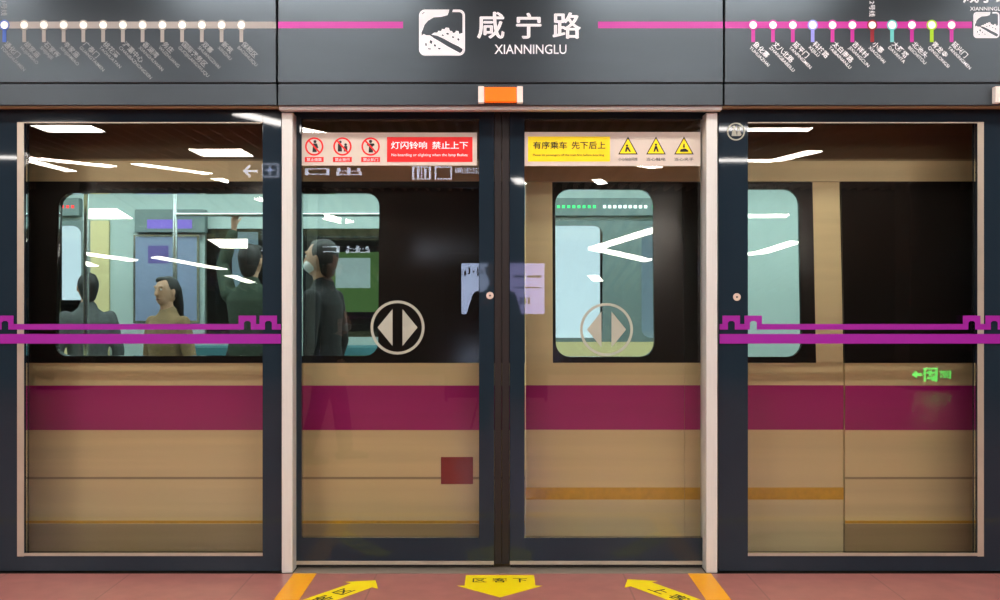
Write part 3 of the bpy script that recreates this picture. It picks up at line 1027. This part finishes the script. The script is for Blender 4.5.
mb = MB()
Ys = SY + .0005
def spr(pts):
    mb.prism([(sx(p[0]), sz(p[1])) for p in pts], Ys, .002)
spr([(243, 171), (249, 164.5), (251, 166), (247, 170), (258, 170), (258, 172), (247, 172), (251, 176), (249, 177.5)])
for q in ((262, 164, 264, 178), (278, 164, 280, 178), (264, 164, 278, 165.5), (264, 176.5, 278, 178), (270, 166, 272, 176), (266, 170, 276, 171.5),
          (411, 165, 413, 178), (428, 165, 430, 178), (413, 165, 428, 166), (413, 177, 428, 178), (416, 167, 418.5, 176.5), (420, 167, 421, 176.5), (423, 167, 425.5, 176.5),
          (434, 165, 435.5, 178), (450, 165, 451.5, 178), (435, 165, 450, 166.2), (435, 176.8, 450, 178)):
    spr([(q[0], q[1]), (q[2], q[1]), (q[2], q[3]), (q[0], q[3])])
mb.build('sign_symbols', M['sign_ink'], e)
mb = MB()
sign_text(mb, '出口', 303, 166, 360, 174, .01)
sign_text(mb, '卫生间', 455, 166, 480, 172, .01)
mb.build('sign_lettering', M['sign_ink'], e)

# green exit sign low on the pillar
e = empty('exit_sign', (6.3, -9.98, .1), 'small green lit exit sign low on the dark pillar, reflected beside the magenta stripe', 'exit sign')
k12 = (D0 + .05 + 9.95) / F
qx = lambda px: (px - 500) * k12
qz = lambda py: CZ - (py - 300) * k12
MB().box(qx(909), qx(955), -9.998, -9.955, qz(385), qz(365), .006).build('sign_case', M['sign_body'], e)
mb = MB()
def q2(pts):
    mb.prism([(qx(p[0]), qz(p[1])) for p in pts], -9.9545, .002)
q2([(912, 374.5), (917, 370.5), (917, 373.3), (922, 373.3), (922, 375.8), (917, 375.8), (917, 378.6)])
for r_ in ((924, 368, 926, 381.5), (935.5, 368, 937.5, 381.5), (926, 368, 935.5, 369.5), (929, 370.5, 932, 376), (927, 377, 931, 379), (932, 376, 935, 381), (926.4, 372, 929, 373.5), (932, 372, 935, 373.5)):
    q2([(r_[0], r_[1]), (r_[2], r_[1]), (r_[2], r_[3]), (r_[0], r_[3])])
me, x0, x1, y0, y1 = text_mesh('EXIT', .02)
A, B = qx(951), qx(939.5)
mb.mesh(me, lambda v: Vector((A + (v.x - x0) / (x1 - x0) * (B - A), -9.952, qz(378) + (v.y - y0) / (y1 - y0) * (qz(371) - qz(378)))))
mb.build('lit_symbols', M['led_exit'], e)

# free-standing twin poster lightbox
PY = -8.2
k13 = (D0 + .05 - PY) / F
ux = lambda px: (px - 500) * k13
uz = lambda py: CZ - (py - 300) * k13
e = empty('poster_lightbox', (0, PY, 0), 'free-standing lit poster stand with two lilac posters reflected between the sliding doors', 'poster lightbox')
fx0, fx1, fz = ux(444), ux(548), uz(250)
mb = MB()
for a, b in ((fx0, fx0 + .04), (fx1 - .04, fx1), (ux(500), ux(507))):
    mb.box(a, b, PY - .12, PY, 0, fz, .004)
mb.box(fx0, fx1, PY - .11, PY - .01, fz - .03, fz + .001, .002)
mb.box(fx0, fx1, PY - .11, PY - .01, uz(262), uz(254), .002)
mb.box(fx0, fx1, PY - .11, PY - .03, 0.05, uz(262), .002)
mb.build('stand_frame', M['dark_metal'], e)
for a, b, m_ in ((461, 499.5, 'ad_pale'), (508, 545, 'ad_lilac')):
    o = MB().box(ux(a), ux(b), PY - .0295, PY - .012, uz(314), uz(263), .001).build('poster', M[m_], e)
    mb = MB()
    if a < 480:
        for t in range(7):
            xx = ux(464 + t * 4.2)
            mb.box(xx, xx + .022, PY - .0118, PY - .010, uz(276 - (t % 3) * 2), uz(270 - (t % 2) * 3))
    else:
        mb.box(ux(514), ux(525), PY - .0118, PY - .010, uz(277.4), uz(275.2))
        mb.box(ux(528), ux(542), PY - .0118, PY - .010, uz(277.4), uz(275.2))
        mb.box(ux(514), ux(540), PY - .0118, PY - .010, uz(288), uz(286.8))
        for t in range(3):
            mb.box(ux(520 + 4 * t), ux(522.4 + 4 * t), PY - .0118, PY - .010, uz(304), uz(297.5 + t % 2))
    mb.build('poster_print', M['ad_ink'], o)

# ------------------------------------------------------------------ people
def remesh(mb, vox, it=6, fac=.5):
    me = bpy.data.meshes.new('tmp')
    mb.bm.to_mesh(me); mb.bm.free()
    o = bpy.data.objects.new('tmp', me); COL.objects.link(o)
    r = o.modifiers.new('r', 'REMESH'); r.mode = 'VOXEL'; r.voxel_size = vox
    s = o.modifiers.new('s', 'SMOOTH'); s.iterations = it; s.factor = fac
    bpy.context.view_layer.update()
    res = bpy.data.meshes.new_from_object(o.evaluated_get(bpy.context.evaluated_depsgraph_get()))
    bpy.data.objects.remove(o); bpy.data.meshes.remove(me)
    return res


def link(me, name, m, parent, smooth=True):
    me.materials.clear(); me.materials.append(m); me.name = name
    if smooth: me.polygons.foreach_set('use_smooth', [True] * len(me.polygons))
    o = bpy.data.objects.new(name, me); COL.objects.link(o); o.parent = parent
    return o


def hand(mb, wrist, fwd, side, curl, thumb_side):
    """palm, four unequal bent fingers and a thumb leaving the side of the palm; fwd = palm direction, side = across the knuckles"""
    w, f = Vector(wrist), Vector(fwd).normalized()
    s = Vector(side); s = (s - f * s.dot(f)).normalized()
    nrm = f.cross(s).normalized()
    mb.loft([w, w + f * .03, w + f * .07, w + f * .088], [(.024, .017), (.034, .015), (.040, .013), (.038, .011)], 14, up=s)
    for i, (ln, off) in enumerate(((.070, -1.5), (.078, -.5), (.073, .5), (.057, 1.5))):
        p = w + f * (.082 - abs(off) * .004) + s * (off * .0205 * thumb_side * -1)
        pts = [p]
        d = f.copy()
        for j, seg in enumerate((.45, .32, .23)):
            ang = curl * (.35 if j == 0 else .55)
            d = (Matrix.Rotation(ang, 3, s) @ d).normalized()
            pts.append(pts[-1] + d * (ln * seg))
        mb.loft(pts, [(.0092, .0092), (.0088, .0085), (.008, .0078), (.007, .0068)], 10)
    tb = w + f * .028 + s * (.026 * thumb_side)
    d1 = (f * .75 + s * (.65 * thumb_side) + nrm * .15).normalized()
    d2 = (Matrix.Rotation(curl * .4, 3, s) @ (f * .95 + s * (.25 * thumb_side))).normalized()
    mb.loft([tb, tb + d1 * .036, tb + d1 * .036 + d2 * .028, tb + d1 * .036 + d2 * .048], [(.013, .012), (.0108, .0105), (.0095, .009), (.0078, .0074)], 10)


def person(loc, rz, label, top_m, leg_m, pose, scale=1.0, long_hair=False, face_mask=False, group=None, head_turn=0.0):
    e = empty('person', loc, label, 'person', group)
    e.rotation_euler = (0, 0, rz)
    e.scale = (scale,) * 3
    seated = pose.get('seated', False)
    hip_z = .50 if seated else .93
    dz = hip_z - .93
    V = lambda x, y, z: Vector((x, y, z + dz))
    # joints (the figure faces +y)
    hips, knees, ankles = {}, {}, {}
    for s in (-1, 1):
        hips[s] = V(s * .088, 0, .92)
        if seated:
            knees[s] = Vector((s * .10, .43, .50)); ankles[s] = Vector((s * .10, .44, .09))
        else:
            st = pose.get('stride', 0.0) * s
            knees[s] = Vector((s * .095, .02 + st * .5, .49)); ankles[s] = Vector((s * .10, -.01 + st * .9, .085))
    arms = {}
    for s in (-1, 1):
        sh = V(s * .170, -.005, 1.372)
        el, wr, hd = pose.get('arm_l' if s < 0 else 'arm_r', ((.235, -.02, 1.10), (.25, .06, .86), (0, .15, -1)))
        arms[s] = (sh, V(el[0] * s, el[1], el[2]), V(wr[0] * s, wr[1], wr[2]), Vector((hd[0] * s, hd[1], hd[2])))
    # body
    b = MB()
    b.loft([V(0, 0, .87), V(0, 0, .95), V(0, .005, 1.08), V(0, .01, 1.22), V(0, 0, 1.34), V(0, -.005, 1.42)], [(.135, .095), (.160, .108), (.132, .092), (.152, .104), (.165, .095), (.085, .062)], 22, up=(1, 0, 0))
    b.loft([V(0, -.01, 1.38), V(0, 0, 1.47), V(0, .012, 1.53)], [(.062, .058), (.052, .052), (.050, .052)], 16, up=(1, 0, 0))
    b.ball(V(0, .012, 1.620), (.074, .092, .108)); b.ball(V(0, .035, 1.565), (.054, .062, .062))
    b.ball(V(0, .068, 1.535), (.026, .026, .022))
    b.loft([V(0, .098, 1.640), V(0, .112, 1.612), V(0, .116, 1.592)], [(.008, .010), (.011, .012), (.015, .012)], 10, up=(1, 0, 0))
    for s in (-1, 1):
        b.ball(V(s * .076, .005, 1.610), (.010, .018, .031))
        b.ball(V(s * .030, .092, 1.655), (.024, .012, .008))
        sh, el, wr, hd = arms[s]
        b.loft([sh, sh.lerp(el, .35), el, el.lerp(wr, .35), wr], [(.052, .052), (.047, .047), (.037, .037), (.040, .038), (.026, .021)], 14)
        side = Vector((0, 1, 0)) if abs(hd.normalized().y) < .7 else Vector((1, 0, 0))
        hand(b, wr, hd, side, pose.get('curl', .5), 1 if abs(hd.normalized().y) < .7 else -s)
        h, k, a = hips[s], knees[s], ankles[s]
        b.loft([h, h.lerp(k, .4), k, k.lerp(a, .3), a], [(.088, .090), (.078, .080), (.054, .056), (.055, .058), (.036, .040)], 16)
        b.loft([a + Vector((0, -.035, -.045)), a + Vector((0, .05, -.05)), a + Vector((0, .15, -.058))], [(.032, .034), (.040, .030), (.036, .022)], 12, up=(1, 0, 0))
    body = link(remesh(b, .0062, 5), 'body', M['skin'], e)
    # clothing
    t = MB()
    t.loft([V(0, 0, .86), V(0, 0, .95), V(0, .005, 1.08), V(0, .01, 1.22), V(0, 0, 1.34), V(0, -.005, 1.395), V(0, -.008, 1.45)], [(.172, .125), (.178, .126), (.155, .114), (.172, .124), (.188, .114), (.150, .092), (.075, .068)], 22, up=(1, 0, 0))
    for s in (-1, 1):
        sh, el, wr, hd = arms[s]
        t.loft([sh, sh.lerp(el, .35), el, el.lerp(wr, .4), el.lerp(wr, .90)], [(.058, .060), (.058, .060), (.050, .051), (.050, .050), (.041, .038)], 16, round_caps=True)
    link(remesh(t, .010, 6), 'jacket', top_m, e)
    t = MB()
    t.loft([V(0, 0, .84), V(0, 0, .93), V(0, 0, .99)], [(.150, .112), (.168, .118), (.155, .108)], 22, up=(1, 0, 0))
    for s in (-1, 1):
        h, k, a = hips[s], knees[s], ankles[s]
        t.loft([h, h.lerp(k, .4), k, k.lerp(a, .4), k.lerp(a, .94)], [(.100, .104), (.092, .094), (.070, .072), (.068, .072), (.058, .064)], 18)
    link(remesh(t, .010, 6), 'trousers', leg_m, e)
    for s in (-1, 1):
        a = ankles[s]
        t = MB().loft([a + Vector((0, -.05, -.045)), a + Vector((0, .04, -.042)), a + Vector((0, .165, -.056))], [(.042, .040), (.050, .042), (.044, .028)], 14, up=(1, 0, 0))
        zmin = a.z - .0835
        for v in t.bm.verts: v.co.z = max(v.co.z, zmin)
        link(remesh(t, .006, 3), 'shoe', M['shoe'], e)
    t = MB().ball(V(0, -.014, 1.640), (.083, .093, .100))
    if long_hair:
        t.loft([V(0, -.07, 1.64), V(0, -.085, 1.52), V(0, -.10, 1.38)], [(.075, .035), (.085, .032), (.07, .022)], 16, up=(1, 0, 0))
    else:
        t.loft([V(0, -.022, 1.64), V(0, -.034, 1.575), V(0, -.036, 1.54)], [(.080, .080), (.070, .062), (.058, .046)], 18, up=(1, 0, 0))
    t.ball(V(.02, .03, 1.705), (.055, .055, .030))
    link(remesh(t, .007, 3), 'hair', M['hair'], body)
    for s in (-1, 1):
        o = MB().ball(V(s * .030, .0905, 1.632), (.013, .011, .008)).build('eye', M['eye_white'], None, True); o.parent = body
        o2 = MB().ball(V(s * .030, .0995, 1.632), (.0055, .0035, .0055)).build('iris', M['iris'], None, True); o2.parent = o
    if face_mask:
        t = MB().ball(V(0, .055, 1.572), (.066, .068, .050))
        link(remesh(t, .006, 3), 'face_mask', M['mask'], body)
    else:
        o = MB().loft([V(-.022, .0945, 1.556), V(0, .101, 1.5575), V(.022, .0945, 1.556)], [(.004, .005), (.005, .008), (.004, .005)], 10, up=(0, 0, 1)).build('lips', M['lips'], None, True)
        o.parent = body
    return e


LOW = ((.235, -.02, 1.10), (.245, .07, .86), (0, .15, -1))
HOLD = ((.25, .12, 1.17), (.12, .33, 1.28), (-.2, .9, .4))
UP = ((.28, .10, 1.58), (.20, .12, 1.85), (-.02, .04, 1))
person((-.06, -5.42, 0), 0, 'person in black standing behind a camera, reflected between the two sliding doors', M['cloth_black'], M['cloth_black'],
       dict(arm_l=((.25, .10, 1.13), (.13, .27, 1.28), (-.5, .8, .25)), arm_r=((.25, .10, 1.13), (.13, .27, 1.28), (-.5, .8, .25)), curl=1.2))
person((-1.42, -3.2, 0), -PI / 2 - .3, 'person in dark clothes and white face mask walking past the left sliding door in reflection', M['cloth_black'], M['cloth_navy'],
       dict(stride=.20, arm_r=LOW, arm_l=LOW, curl=.6), face_mask=True)
PG = 'passengers in the train'
person((-1.80, 2.36, 0), -.25, 'standing passenger in dark green with raised arm inside the train near the left door post', M['cloth_green'], M['cloth_black'], dict(arm_l=UP, arm_r=LOW, curl=1.5), group=PG)
person((-2.25, 1.9, 0), 2.6, 'passenger in a tan coat standing in the middle of the long train window', M['cloth_tan'], M['cloth_navy'], dict(arm_l=LOW, arm_r=LOW, curl=.6), .86, True, group=PG)
person((-2.95, 2.3, 0), .6, 'passenger in grey standing at the edge of the long train window', M['cloth_grey'], M['cloth_black'], dict(arm_l=LOW, arm_r=LOW, curl=.6), .88, group=PG)
person((-1.08, 1.2, 0), 1.3, 'passenger in black standing in the train behind the left sliding door', M['cloth_black'], M['cloth_black'], dict(arm_l=LOW, arm_r=LOW, curl=.6), .98, face_mask=True, group=PG)

# the camera on its tripod, just behind the viewpoint
e = empty('camera_tripod', (-.02, -5.13, 0), 'black camera tripod standing in front of the person in black', 'tripod')
MB().tube([(-.02, -5.13, .72), (-.02, -5.13, 1.235)], .016).build('centre_column', M['dark_metal'], e, True)
MB().box(-.06, .02, -5.17, -5.09, 1.22, 1.255, .008).build('tripod_head', M['dark_metal'], e)
for k in range(3):
    a = PI / 2 + k * 2 * PI / 3
    MB().loft([(-.02 + .03 * math.cos(a), -5.13 + .03 * math.sin(a), 1.02), (-.02 + .32 * math.cos(a), -5.13 + .32 * math.sin(a), .014)], [(.015, .015), (.010, .010)]).build('tripod_leg', M['dark_metal'], e, True)
e = empty('photo_camera', (-.02, -5.13, 1.256), 'black photo camera mounted on the tripod', 'camera')
MB().box(-.09, .05, -5.17, -5.10, 1.2565, 1.355, .010).box(-.05, .01, -5.165, -5.105, 1.35, 1.385, .008).build('camera_body', M['dark_metal'], e)
MB().tube([(-.02, -5.10, 1.305), (-.02, -5.06, 1.305)], .034, 20).build('lens', M['dark_metal'], e, True)

bpy.data.objects.remove(_to)

# ------------------------------------------------------------------ world and render settings
w = bpy.data.worlds.new('station_air')
S.world = w
w.use_nodes = True
w.node_tree.nodes['Background'].inputs[0].default_value = (.02, .02, .022, 1)
w.node_tree.nodes['Background'].inputs[1].default_value = 1.0
S.view_settings.view_transform = 'Standard'
S.view_settings.look = 'None'
S.view_settings.exposure = 0.0
S.cycles.use_denoising = True
S.cycles.max_bounces = 10
S.cycles.transparent_max_bounces = 24
S.cycles.glossy_bounces = 5
S.cycles.sample_clamp_indirect = 8.0
S.cycles.caustics_reflective = False
